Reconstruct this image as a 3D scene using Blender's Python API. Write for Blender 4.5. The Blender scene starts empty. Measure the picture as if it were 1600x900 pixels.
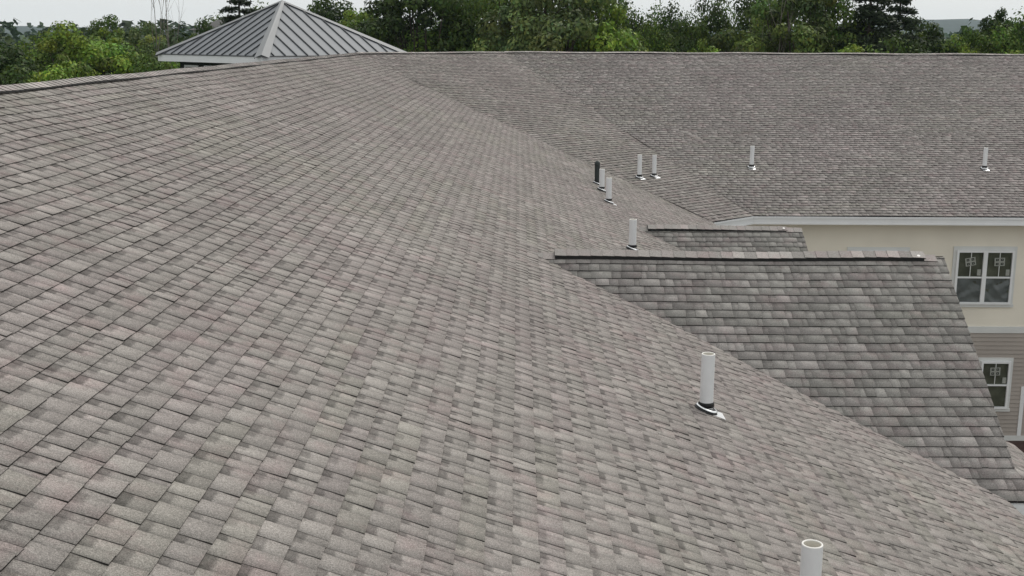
import bpy, bmesh, math, random
import numpy as np
from mathutils import Vector, Matrix
R = math.radians
rnd = random.Random(7)
rng = np.random.default_rng(11)
sc = bpy.context.scene
col = sc.collection
Z = 13.2                                   # height of the camera above the ground

# ---------------------------------------------------------------- camera
p, yaw, roll = 0.20928, -0.004403, 0.004677
fw = Vector((math.sin(yaw)*math.cos(p), math.cos(yaw)*math.cos(p), -math.sin(p)))
rt = Vector((math.cos(yaw), -math.sin(yaw), 0)); up = rt.cross(fw)
r2 = rt*math.cos(roll)+up*math.sin(roll); u2 = -rt*math.sin(roll)+up*math.cos(roll)
FPX = 1840.95
camd = bpy.data.cameras.new('camera'); cam = bpy.data.objects.new('camera', camd); col.objects.link(cam)
m = Matrix((r2, u2, -fw)).transposed().to_4x4(); m.translation = Vector((0, 0, Z)); cam.matrix_world = m
camd.sensor_width = 36; camd.lens = 36*FPX/1600; camd.clip_start = .1; camd.clip_end = 9000
sc.camera = cam

# ---------------------------------------------------------------- sky, sun, exposure
SUN_EL, SUN_AZ = 50, 36                    # azimuth from +Y towards +X
w = bpy.data.worlds.new('World'); sc.world = w; w.use_nodes = True
nt = w.node_tree; nt.nodes.clear()
out = nt.nodes.new('ShaderNodeOutputWorld'); bg = nt.nodes.new('ShaderNodeBackground')
sky = nt.nodes.new('ShaderNodeTexSky'); sky.sky_type = 'NISHITA'; sky.sun_disc = False
sky.sun_elevation = R(SUN_EL); sky.sun_rotation = R(SUN_AZ); sky.dust_density = 4; sky.air_density = 1
mx = nt.nodes.new('ShaderNodeMix'); mx.data_type = 'RGBA'; mx.inputs[0].default_value = .9
tc = nt.nodes.new('ShaderNodeTexCoord'); cn = nt.nodes.new('ShaderNodeTexNoise'); cn.inputs['Scale'].default_value = 2.2; cn.inputs['Detail'].default_value = 3
cr = nt.nodes.new('ShaderNodeMix'); cr.data_type = 'RGBA'
cr.inputs[6].default_value = (8.6, 8.75, 8.65, 1); cr.inputs[7].default_value = (9.2, 9.3, 9.2, 1)
nt.links.new(tc.outputs['Generated'], cn.inputs['Vector']); nt.links.new(cn.outputs['Fac'], cr.inputs[0])
nt.links.new(sky.outputs[0], mx.inputs[6]); nt.links.new(cr.outputs[2], mx.inputs[7])
nt.links.new(mx.outputs[2], bg.inputs[0]); bg.inputs[1].default_value = .1; nt.links.new(bg.outputs[0], out.inputs[0])
sl = bpy.data.lights.new('sun', 'SUN'); so = bpy.data.objects.new('sun', sl); col.objects.link(so)
sl.energy = 1.6; sl.angle = R(32); sl.color = (1, .965, .92)
sd = Vector((math.sin(R(SUN_AZ))*math.cos(R(SUN_EL)), math.cos(R(SUN_AZ))*math.cos(R(SUN_EL)), math.sin(R(SUN_EL))))
so.rotation_euler = (-sd).to_track_quat('-Z', 'Y').to_euler(); so.location = (0, 30, 60)
vs = sc.view_settings; vs.view_transform = 'Standard'; vs.look = 'None'; vs.gamma = 1; vs.exposure = 0.0

# ---------------------------------------------------------------- helpers
def setp(o, label=None, cat=None, group=None, kind=None):
    if label: o['label'] = label
    if cat: o['category'] = cat
    if group: o['group'] = group
    if kind: o['kind'] = kind
    return o
def empty(name, loc):
    o = bpy.data.objects.new(name, None); col.objects.link(o); o.location = loc; o.empty_display_size = .2
    return o
def link(name, me, mats, parent=None, origin=None):
    for mm in (mats if isinstance(mats, (list, tuple)) else [mats]): me.materials.append(mm)
    o = bpy.data.objects.new(name, me); col.objects.link(o)
    if origin is not None: o.location = origin
    if parent is not None:
        pl = Vector((0, 0, 0)); q = parent
        while q is not None: pl += q.location; q = q.parent
        o.parent = parent; o.location = (Vector(origin) if origin is not None else Vector((0, 0, 0))) - pl
    return o
class MB:
    """collects polygons in world coordinates"""
    def __init__(s): s.v = []; s.f = []; s.m = []; s.sm = []
    def poly(s, pts, mi=0, smooth=False):
        b = len(s.v); s.v += [tuple(q) for q in pts]; s.f.append(list(range(b, b+len(pts)))); s.m.append(mi); s.sm.append(smooth)
    def frame_box(s, O, ax, ay, az, x0, x1, y0, y1, z0, z1, mi=0):
        O = Vector(O); P = [O+ax*x+ay*y+az*z for z in (z0, z1) for y in (y0, y1) for x in (x0, x1)]
        b = len(s.v); s.v += [tuple(q) for q in P]
        for f in ((0,2,3,1),(4,5,7,6),(0,1,5,4),(2,6,7,3),(0,4,6,2),(1,3,7,5)):
            s.f.append([b+i for i in f]); s.m.append(mi); s.sm.append(False)
    def box(s, x0, x1, y0, y1, z0, z1, mi=0):
        s.frame_box((0,0,0), Vector((1,0,0)), Vector((0,1,0)), Vector((0,0,1)), x0, x1, y0, y1, z0, z1, mi)
    def rings(s, rs, n=20, mi=0, close=False, smooth=True):
        """rs: list of (center, axisU, axisV, radius)"""
        b = len(s.v)
        for c, U, V, r in rs:
            for i in range(n):
                a = 2*math.pi*i/n; s.v.append(tuple(Vector(c)+U*(r*math.cos(a))+V*(r*math.sin(a))))
        for k in range(len(rs)-1):
            for i in range(n):
                j = (i+1) % n
                s.f.append([b+k*n+i, b+k*n+j, b+(k+1)*n+j, b+(k+1)*n+i]); s.m.append(mi); s.sm.append(smooth)
        if close:
            s.f.append([b+(len(rs)-1)*n+i for i in range(n)]); s.m.append(mi); s.sm.append(False)
    def limb(s, a, b2, ra, rb, n=6, mi=0):
        a = Vector(a); b2 = Vector(b2); d = (b2-a).normalized(); U = d.orthogonal().normalized(); V = d.cross(U)
        s.rings([(a, U, V, ra), (b2, U, V, rb)], n, mi)
    def build(s, name, mats, parent=None, origin=None):
        o = Vector(origin) if origin is not None else Vector((0, 0, 0))
        me = bpy.data.meshes.new(name); me.from_pydata([(x-o.x, y-o.y, z-o.z) for x, y, z in s.v], [], s.f)
        me.polygons.foreach_set('material_index', s.m); me.polygons.foreach_set('use_smooth', s.sm); me.update()
        return link(name, me, mats, parent, o)

# ---------------------------------------------------------------- materials
def nmat(name):
    mt = bpy.data.materials.new(name); mt.use_nodes = True; t = mt.node_tree
    return mt, t, t.nodes['Principled BSDF']
def N(t, typ, **kw):
    n = t.nodes.new(typ)
    for k, v in kw.items():
        if k in n.inputs.keys(): n.inputs[k].default_value = v
        else: setattr(n, k, v)
    return n
def simple(name, c, rough=.7, var=.08, scale=6, metal=0, bump=0, bscale=60, spec=.3):
    mt, t, b = nmat(name); b.inputs['Roughness'].default_value = rough; b.inputs['Metallic'].default_value = metal
    b.inputs['Specular IOR Level'].default_value = spec
    g = N(t, 'ShaderNodeNewGeometry'); n = N(t, 'ShaderNodeTexNoise', Scale=scale, Detail=6.0)
    t.links.new(g.outputs['Position'], n.inputs['Vector'])
    mr = N(t, 'ShaderNodeMapRange'); mr.inputs[1].default_value = .3; mr.inputs[2].default_value = .7; mr.inputs[3].default_value = 1-var; mr.inputs[4].default_value = 1+var
    mm = N(t, 'ShaderNodeVectorMath', operation='SCALE'); mm.inputs[0].default_value = c[:3]
    t.links.new(n.outputs['Fac'], mr.inputs[0]); t.links.new(mr.outputs[0], mm.inputs['Scale']); t.links.new(mm.outputs[0], b.inputs['Base Color'])
    if bump:
        n2 = N(t, 'ShaderNodeTexNoise', Scale=bscale, Detail=4.0); t.links.new(g.outputs['Position'], n2.inputs['Vector'])
        bp = N(t, 'ShaderNodeBump', Strength=bump, Distance=.01); t.links.new(n2.outputs['Fac'], bp.inputs['Height']); t.links.new(bp.outputs[0], b.inputs['Normal'])
    return mt
def shingle_mat():
    mt, t, b = nmat('asphalt_shingle'); L = t.links
    b.inputs['Roughness'].default_value = .95; b.inputs['Specular IOR Level'].default_value = .12
    g = N(t, 'ShaderNodeNewGeometry'); tint = N(t, 'ShaderNodeAttribute', attribute_name='tint'); sh = N(t, 'ShaderNodeAttribute', attribute_name='sh')
    sx = N(t, 'ShaderNodeSeparateXYZ'); L.new(sh.outputs['Vector'], sx.inputs[0])
    # printed shadow patch of darker granules at the uphill end, ragged edge
    n1 = N(t, 'ShaderNodeTexNoise', Scale=60.0, Detail=3.0); L.new(g.outputs['Position'], n1.inputs['Vector'])
    def edge(src, lo, hi, k):
        a = N(t, 'ShaderNodeMath', operation='MULTIPLY_ADD'); a.inputs[1].default_value = k; L.new(n1.outputs['Fac'], a.inputs[0]); L.new(src, a.inputs[2])
        q = N(t, 'ShaderNodeMapRange', interpolation_type='SMOOTHSTEP'); q.inputs[1].default_value = lo+k*.5; q.inputs[2].default_value = hi+k*.5; L.new(a.outputs[0], q.inputs[0]); return q.outputs[0]
    mr = N(t, 'ShaderNodeMath', operation='MULTIPLY'); L.new(edge(sx.outputs[0], .54, .68, .2), mr.inputs[0]); L.new(edge(sx.outputs[2], -.06, .08, .2), mr.inputs[1])
    bd = N(t, 'ShaderNodeMath', operation='MULTIPLY'); L.new(mr.outputs[0], bd.inputs[0]); L.new(sx.outputs[1], bd.inputs[1])
    inv = N(t, 'ShaderNodeMath', operation='SUBTRACT'); inv.inputs[0].default_value = 1; L.new(bd.outputs[0], inv.inputs[1])
    # granules
    gr = N(t, 'ShaderNodeTexNoise', Scale=200.0, Detail=3.0); L.new(g.outputs['Position'], gr.inputs['Vector'])
    gm = N(t, 'ShaderNodeMapRange'); gm.inputs[1].default_value = .3; gm.inputs[2].default_value = .7; gm.inputs[3].default_value = .55; gm.inputs[4].default_value = 1.45; L.new(gr.outputs['Fac'], gm.inputs[0])
    g2 = N(t, 'ShaderNodeTexNoise', Scale=70.0, Detail=3.0); L.new(g.outputs['Position'], g2.inputs['Vector'])
    gm2 = N(t, 'ShaderNodeMapRange'); gm2.inputs[1].default_value = .3; gm2.inputs[2].default_value = .7; gm2.inputs[3].default_value = .86; gm2.inputs[4].default_value = 1.14; L.new(g2.outputs['Fac'], gm2.inputs[0])
    lw = N(t, 'ShaderNodeTexNoise', Scale=.5, Detail=3.0); L.new(g.outputs['Position'], lw.inputs['Vector'])
    lm = N(t, 'ShaderNodeMapRange'); lm.inputs[1].default_value = .3; lm.inputs[2].default_value = .7; lm.inputs[3].default_value = .93; lm.inputs[4].default_value = 1.07; L.new(lw.outputs['Fac'], lm.inputs[0])
    def mul(x, y):
        q = N(t, 'ShaderNodeMath', operation='MULTIPLY'); L.new(x, q.inputs[0]); L.new(y, q.inputs[1]); return q.outputs[0]
    f = mul(mul(gm.outputs[0], gm2.outputs[0]), mul(lm.outputs[0], inv.outputs[0]))
    pn = N(t, 'ShaderNodeTexNoise', Scale=3.2, Detail=4.0, Roughness=.65); L.new(g.outputs['Position'], pn.inputs['Vector'])
    pr_ = N(t, 'ShaderNodeMapRange'); pr_.inputs[1].default_value = .5; pr_.inputs[2].default_value = .68; L.new(pn.outputs['Fac'], pr_.inputs[0])
    pm = N(t, 'ShaderNodeMix', data_type='RGBA'); pm.inputs[6].default_value = (.995, 1.005, 1, 1); pm.inputs[7].default_value = (1.04, .965, .978, 1); L.new(pr_.outputs[0], pm.inputs[0])
    tm_ = N(t, 'ShaderNodeVectorMath', operation='MULTIPLY'); L.new(tint.outputs['Color'], tm_.inputs[0]); L.new(pm.outputs[2], tm_.inputs[1])
    v = N(t, 'ShaderNodeVectorMath', operation='SCALE'); L.new(tm_.outputs[0], v.inputs[0]); L.new(f, v.inputs['Scale']); L.new(v.outputs[0], b.inputs['Base Color'])
    bp = N(t, 'ShaderNodeBump', Strength=.5, Distance=.004); L.new(gr.outputs['Fac'], bp.inputs['Height']); L.new(bp.outputs[0], b.inputs['Normal'])
    return mt
M = dict(
    shingle=shingle_mat(),
    edge=simple('shingle_cut_edge', (.024, .022, .020), .95, .2, 30),
    deck=simple('roof_underlay', (.10, .098, .095), .95, .15, 9),
    black=simple('black_plastic', (.012, .012, .012), .6, .1, 20),
    white=simple('white_trim', (.74, .75, .76), .5, .03, 3),
    trim=simple('pale_grey_trim', (.62, .63, .62), .6, .03, 3),
    beige=simple('beige_wall_panel', (.76, .715, .62), .8, .05, 1.2, bump=.1, bscale=90),
    siding=simple('tan_vinyl_siding', (.345, .308, .278), .6, .05, 2),
    brick=simple('dark_brick', (.085, .055, .05), .85, .25, 9, bump=.4, bscale=40),
    pvc=simple('white_pvc', (.73, .735, .745), .35, .03, 8, spec=.5),
    pvc_in=simple('pvc_inner', (.66, .63, .56), .6, .05, 8),
    rim=simple('pvc_cut_rim', (.82, .80, .76), .5, .02, 8),
    rubber=simple('black_rubber', (.012, .012, .013), .45, .1, 20),
    alu=simple('bright_aluminium', (.86, .87, .88), .32, .05, 30, metal=1),
    darkpipe=simple('dark_green_pipe', (.03, .038, .036), .5, .1, 10),
    panel=simple('grey_metal_roofing', (.18, .192, .205), .5, .05, 1.5, metal=.0, spec=.4),
    cap=simple('pale_metal_cap', (.20, .207, .212), .45, .04, 2, metal=0, spec=.4),
    seam=simple('dark_standing_seam', (.045, .05, .055), .5, .1, 4),
    paper=simple('sticker_paper', (.30, .31, .28), .7, .1, 20),
    room=simple('room_and_reflection_tint', (.105, .112, .08), .8, .4, 3),  # dim room; the greenish tone stands in for reflections in the upper panes
    dark=simple('dark_interior_and_shade', (.015, .019, .014), .8, .1, 4),  # also paints eave shade onto the tower wall and soffit
    bark=simple('bark', (.06, .048, .038), .9, .3, 6, bump=.5, bscale=18),
    greybark=simple('grey_dead_bark', (.17, .15, .135), .9, .2, 6),
    soil=simple('soil', (.09, .07, .05), .95, .2, 1),
)
mt, t, b = nmat('window_glass'); b.inputs['Base Color'].default_value = (.01, .014, .012, 1); b.inputs['Roughness'].default_value = .03
b.inputs['Alpha'].default_value = .12; b.inputs['Specular IOR Level'].default_value = .5; M['glass'] = mt
mt, t, b = nmat('wrinkled_film'); b.inputs['Roughness'].default_value = .25; b.inputs['Base Color'].default_value = (.15, .17, .17, 1); b.inputs['Specular IOR Level'].default_value = .7; M['film'] = mt
mt, t, b = nmat('leaves'); oi = N(t, 'ShaderNodeObjectInfo'); at = N(t, 'ShaderNodeAttribute', attribute_name='lv')
v = N(t, 'ShaderNodeVectorMath', operation='MULTIPLY'); t.links.new(oi.outputs['Color'], v.inputs[0]); t.links.new(at.outputs['Color'], v.inputs[1]); t.links.new(v.outputs[0], b.inputs['Base Color'])
b.inputs['Roughness'].default_value = .6; b.inputs['Specular IOR Level'].default_value = .25
tr = N(t, 'ShaderNodeBsdfTranslucent'); t.links.new(v.outputs[0], tr.inputs['Color']); ms = N(t, 'ShaderNodeMixShader'); ms.inputs[0].default_value = .24
t.links.new(b.outputs[0], ms.inputs[1]); t.links.new(tr.outputs[0], ms.inputs[2]); t.links.new(ms.outputs[0], t.nodes['Material Output'].inputs['Surface']); M['leaf'] = mt
mt, t, b = nmat('meadow'); g = N(t, 'ShaderNodeNewGeometry'); n = N(t, 'ShaderNodeTexNoise', Scale=.03, Detail=8.0); t.links.new(g.outputs['Position'], n.inputs['Vector'])
c = N(t, 'ShaderNodeMix', data_type='RGBA'); c.inputs[6].default_value = (.035, .06, .02, 1); c.inputs[7].default_value = (.08, .1, .035, 1); t.links.new(n.outputs['Fac'], c.inputs[0]); t.links.new(c.outputs[2], b.inputs['Base Color']); b.inputs['Roughness'].default_value = .95; M['grass'] = mt
mt, t, b = nmat('wooded_hill'); g = N(t, 'ShaderNodeNewGeometry'); n = N(t, 'ShaderNodeTexNoise', Scale=.06, Detail=9.0); t.links.new(g.outputs['Position'], n.inputs['Vector'])
c = N(t, 'ShaderNodeMix', data_type='RGBA'); c.inputs[6].default_value = (.012, .022, .018, 1); c.inputs[7].default_value = (.03, .05, .035, 1); t.links.new(n.outputs['Fac'], c.inputs[0]); t.links.new(c.outputs[2], b.inputs['Base Color']); b.inputs['Roughness'].default_value = .95; M['hill'] = mt

# ---------------------------------------------------------------- roof planning
H0, H1 = Z-4.277, Z-.506                  # eave and ridge heights
DROP = H1-H0
T1, T2, T3 = R(21.221), R(15.499), R(16.594)
W1, W2, W3 = DROP/math.tan(T1), DROP/math.tan(T2), DROP/math.tan(T3)
G = .741862
RA = Vector((-5.065, 37.337, H1)); RB = Vector((-.486, 41.533, H1))
n1, nn2, n3 = Vector((1, 0, 0)), Vector((math.sin(G), -math.cos(G), 0)), Vector((0, -1, 0))
dd2 = Vector((math.cos(G), math.sin(G), 0))
def corner(Q, na, nb, Wa, Wb, z):
    det = na.x*nb.y-na.y*nb.x
    return Vector((Q.x+(Wa*nb.y-na.y*Wb)/det, Q.y+(na.x*Wb-Wa*nb.x)/det, z))
def eave_pts(inset, z):                  # the inner polyline of the eave, or of the wall when inset
    a = corner(RA, n1, nn2, W1-inset, W2-inset, z); b = corner(RB, nn2, n3, W2-inset, W3-inset, z)
    return [Vector((RA.x+W1-inset, -8, z)), a, b, Vector((34, RB.y-W3+inset, z))]
EV = eave_pts(0, H0); E1, E2 = EV[1], EV[2]

building = empty('residential_building', (4, 20, 0))
setp(building, 'large building with grey shingle roofs, two cross gables, beige and tan walls', 'building')

LIGHT = [(.315, .295, .28), (.30, .285, .265), (.34, .325, .305)]
def und(pl, u, s):
    return pl['und']*(np.sin(u*1.9+s*.7+pl['ph'])+.7*np.sin(u*.83-s*1.3+2*pl['ph'])+.5*np.sin(s*3.1+u*.31))
planes = []
THICK = dict(main=1.05, wing=1.5, facet=1.4, dormer0=1.15, dormer1=1.15)
def plane(name, O, U, S, slen, uL, uR, e, umin=None, wavy=.006, ph=0., skip=None):
    U = Vector(U).normalized(); S = Vector(S).normalized(); Nn = U.cross(S)
    pl = dict(tm=(.925, .95, .94) if name.startswith('dorm') else (1.06, 1.05, 1.05) if name == 'wing' else (.975, .967, .955), con=1.0 if name in ('wing', 'facet') else .72 if name == 'main' else 1, thick=THICK.get(name, 1), name=name, O=np.array(O), U=np.array(U), S=np.array(S), N=np.array(Nn), slen=slen, uL=uL, uR=uR, e=e, und=wavy, ph=ph, skip=skip)
    planes.append(pl); return pl
def lin(a, b, slen): return lambda s: a+(b-a)*s/slen
c1, s1 = math.cos(T1), math.sin(T1)
SL1 = W1/c1
# dormer geometry
TD = R(25.924); cd, sdn = math.cos(TD), math.sin(TD)
D1 = dict(ry=14.049, rz=Z-2.562, xm=.231, xr=5.157, x_low=4.86)
D2 = dict(ry=20.622, rz=Z-3.279, xm=2.078, xr=5.02, x_low=4.99)
def main_z(x): return H0+(EV[0].x-x)*math.tan(T1)
def skip_main(x, y, z):
    for D in (D1, D2):
        if z < D['rz']-abs(y-D['ry'])*math.tan(TD)-.12: return True
    return False
plane('main', (EV[0].x, 0, H0), (0, 1, 0), (-c1, 0, s1), SL1, lin(1.0, 1.0, SL1), lin(E1.y+.03, RA.y+.03, SL1), .143, ph=.4, skip=skip_main)
SL2 = W2/math.cos(T2); SL3 = W3/math.cos(T3)
plane('facet', E1, dd2, (-math.sin(G)*math.cos(T2), math.cos(G)*math.cos(T2), math.sin(T2)), SL2,
      lin(0, (RA-E1).dot(dd2), SL2), lin((E2-E1).length+.01, (RB-E1).dot(dd2)+.04, SL2), .153, ph=1.3)
plane('wing', E2, (1, 0, 0), (0, math.cos(T3), math.sin(T3)), SL3, lin(0, RB.x-E2.x, SL3), lin(27, 27, SL3), .156, ph=2.1)
for k, D in enumerate((D1, D2)):
    ze = Z-4.277; dz = D['rz']-ze; sl_ = dz/sdn; ye = D['ry']-dz/math.tan(TD)
    D.update(ze=ze, sl=sl_, ye=ye, xv=EV[0].x)
    xl = EV[0].x+.03
    if k == 0:
        def uR(s, D=D): return (D['x_low']+.22+.36*(1-s/.40) if s < .40 else D['x_low']+(D['xr']-D['x_low'])*(s-.40)/(D['sl']-.40))
    else:
        uR = lin(D['x_low'], D['xr'], sl_)
    D['uR'] = uR
    plane('dormer%d' % k, (0, ye, ze), (1, 0, 0), (0, cd, sdn), sl_-.02, lin(xl-.1, D['xm']-.1, sl_), uR, .143, wavy=.004, ph=3+k)

def gen(pl):
    P = []; e = pl['e']; nC = int(math.ceil(pl['slen']/e)); prev = 0
    for k in range(nC):
        s0 = k*e; s1_ = min((k+1)*e, pl['slen'])
        if s1_-s0 < .02: continue
        st = min(s1_+.012, pl['slen'])
        uLb, uRb, uLt, uRt = pl['uL'](s0+1e-4), pl['uR'](s0+1e-4), pl['uL'](s1_), pl['uR'](s1_)
        lo, hi = min(uLb, uLt), max(uRb, uRt)
        u = lo-rnd.random()*.9; tooth = rnd.random() < .5; unit_end = u; tint = None; last = 1
        while u < hi:
            if u >= unit_end:
                unit_end = u+1.0
                a = math.sin(u*.55+s0*.35+pl['ph']*2)+.8*math.sin(u*1.3-s0*.8+pl['ph'])+rnd.gauss(0, .9)
                br = rnd.gauss(1, .022)
                if a > 1.0: tint = (.299*br, .270*br, .260*br)
                elif a < -1.6: tint = (.294*br, .276*br, .254*br)
                elif a > .2: tint = (.298*br, .273*br, .260*br)
                else: tint = (.296*br, .274*br, .259*br)
                tint = tuple(x*y for x, y in zip(tint, pl['tm']))
            wd = rnd.choice((.07, .09, .11, .13, .15, .17)) if tooth else rnd.choice((.045, .055, .065, .08, .10, .12))
            dm = pl['name'].startswith('dorm')
            u1 = u+wd*(1.4 if dm else 1.06 if pl['name'] == 'main' else 1.35)
            r = rnd.random()
            r2x = rnd.random(); off = rnd.uniform(.35, .7) if r2x < .6 else -1.0
            if tooth: f = 1.0+(.22 if r < .15 else -.09 if r < .45 else 0)+rnd.gauss(0, .03); band = 0 if rnd.random() < .65 else rnd.uniform(.25, .4); off = .55 if off < 0 else off
            else: f = (1.25 if r < .25 else .86 if r < .45 else .99)+rnd.gauss(0, .03); off = -1.0 if r2x < .85 else off; band = .1 if rnd.random() < .2 else rnd.uniform(.34, .52)
            f = 1+(f-1)*pl['con']
            if dm: band *= .55; f = (1.26 if r < .2 else .86 if r > .75 else 1.0)+rnd.gauss(0, .035)
            hb = (.0105 if tooth else .0103 if dm else .0075)*pl.get('thick', 1)
            ht = .0025 if tooth else .0012
            sk = rnd.uniform(-.004, .004)
            c4 = [u+sk, u1-sk, u1+sk, u-sk]
            b0 = min(max(c4[0], uLb), uRb); b1 = min(max(c4[1], uLb), uRb); t1_ = min(max(c4[2], uLt), uRt); t0_ = min(max(c4[3], uLt), uRt)
            if (b1-b0) + (t1_-t0_) > .012:
                mid = pl['O']+pl['U']*((b0+b1)/2)+pl['S']*((s0+s1_)/2)
                if not (pl['skip'] and pl['skip'](*mid)):
                    js = rnd.uniform(-.0025, .0025)
                    lift = rnd.gauss(0, .0012) if rnd.random() < .96 else rnd.uniform(.002, .004)
                    P.append((b0, b1, t1_, t0_, s0+js, st, hb+lift+rnd.gauss(0, .0007), hb+lift+rnd.gauss(0, .0007), ht, tint[0]*f, tint[1]*f, tint[2]*f, band, (s1_-s0)/(st-s0), float(b0 <= uLb+1e-4 or t0_ <= uLt+1e-4 or pl['name'] != 'main'), float(b1 >= uRb-1e-4 or t1_ >= uRt-1e-4 or True), off))
            u = u1; tooth = not tooth
    return np.array(P)
def verts_of(pl, A):
    n = len(A); uu = np.stack([A[:, 0], A[:, 1], A[:, 2], A[:, 3]], 1); ss = np.stack([A[:, 4], A[:, 4], A[:, 5], A[:, 5]], 1)
    hh = np.stack([A[:, 6], A[:, 7], A[:, 8], A[:, 8]], 1)
    U8 = np.concatenate([uu, uu], 1); S8 = np.concatenate([ss, ss], 1); H8 = np.concatenate([hh, np.full((n, 4), -.003)], 1)
    H8 = H8+und(pl, U8, S8)
    V = pl['O']+U8[..., None]*pl['U']+S8[..., None]*pl['S']+H8[..., None]*pl['N']
    return V                                            # n,8,3
FQ = np.array([[0, 1, 2, 3], [4, 5, 1, 0], [7, 4, 0, 3], [5, 6, 2, 1]])
def shingle_mesh(name, V, A):
    n = len(A); me = bpy.data.meshes.new(name)
    F = (FQ[None]+8*np.arange(n)[:, None, None]).reshape(-1, 4)
    me.vertices.add(8*n); me.vertices.foreach_set('co', V.reshape(-1))
    me.loops.add(16*n); me.loops.foreach_set('vertex_index', F.reshape(-1))
    me.polygons.add(4*n); me.polygons.foreach_set('loop_start', np.arange(4*n)*4)
    mi = np.tile([0, 1, 1, 1], (n, 1)); mi[A[:, 14] > .5, 2] = 0; mi[A[:, 15] > .5, 3] = 0; me.polygons.foreach_set('material_index', mi.reshape(-1))
    me.update(calc_edges=True)
    a = me.attributes.new('tint', 'FLOAT_COLOR', 'POINT'); cc = np.ones((n, 8, 4)); cc[..., :3] = A[:, None, 9:12]; a.data.foreach_set('color', cc.reshape(-1))
    a = me.attributes.new('sh', 'FLOAT_VECTOR', 'POINT'); s = np.zeros((n, 8, 3)); s[:, [2, 3, 6, 7], 0] = 1.0; s[..., 1] = A[:, None, 12]; s[..., 2] = -A[:, None, 16]; s[:, [1, 2, 5, 6], 2] = 1.0-A[:, None, 16]; a.data.foreach_set('vector', s.reshape(-1))
    return me
fwn, rtn, upn = np.array(fw), np.array(r2), np.array(u2); C0 = np.array([0, 0, Z])
allp = []
for pl in planes:
    pl['A'] = gen(pl); V = verts_of(pl, pl['A']); pl['V'] = V
    c = V[:, :4].mean(1)-C0; d = c@fwn; px = 800+FPX*(c@rtn)/d; py = 450-FPX*(c@upn)/d
    n = np.abs((c/np.linalg.norm(c, axis=1)[:, None])@pl['N'])
    wd = (pl['A'][:, 1]-pl['A'][:, 0]+pl['A'][:, 2]-pl['A'][:, 3])/2
    area = wd*.143*n*(FPX/d)**2*((px > 0) & (px < 1600) & (py > 0) & (py < 900) & (d > 0))
    pl['area'] = area
    allp += [(x, pl['name']) for x in area]
thr = sorted((x for x, _ in allp), reverse=True)[299]
slopes = {}
def deck_poly(pl):
    O, U, S, Nn = pl['O'], pl['U'], pl['S'], pl['N']; L = pl['slen']
    ss = [0, .40-1e-3, .40+1e-3, L] if pl['name'] == 'dormer0' else [0, L]
    pts = [O+U*pl['uR'](s)+S*s-Nn*.022 for s in ss]+[O+U*pl['uL'](s)+S*s-Nn*.022 for s in reversed(ss)]
    m_ = MB(); m_.poly(pts)
    m_.poly([q-Nn*.02 for q in pts][::-1])
    return m_
for pl in planes:
    org = Vector(pl['O']+pl['S']*pl['slen']*.5+pl['U']*(pl['uL'](1)+2))
    dk = deck_poly(pl).build('roof_slope', M['deck'], building, org); slopes[pl['name']] = dk
    big = pl['area'] >= thr; big[np.argsort(-pl['area'])[300:]] = False
    for i in np.nonzero(big)[0]:
        V = pl['V'][i:i+1]; o_ = V[0, :4].mean(0)
        link('shingle', shingle_mesh('shingle', V-o_, pl['A'][i:i+1]), [M['shingle'], M['edge']], dk, Vector(o_))
    rest = ~big; o_ = np.array(org)
    so_ = link('shingle_field', shingle_mesh('shingle_field', pl['V'][rest]-o_, pl['A'][rest]), [M['shingle'], M['edge']], dk, org); so_['kind'] = 'stuff'

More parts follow.
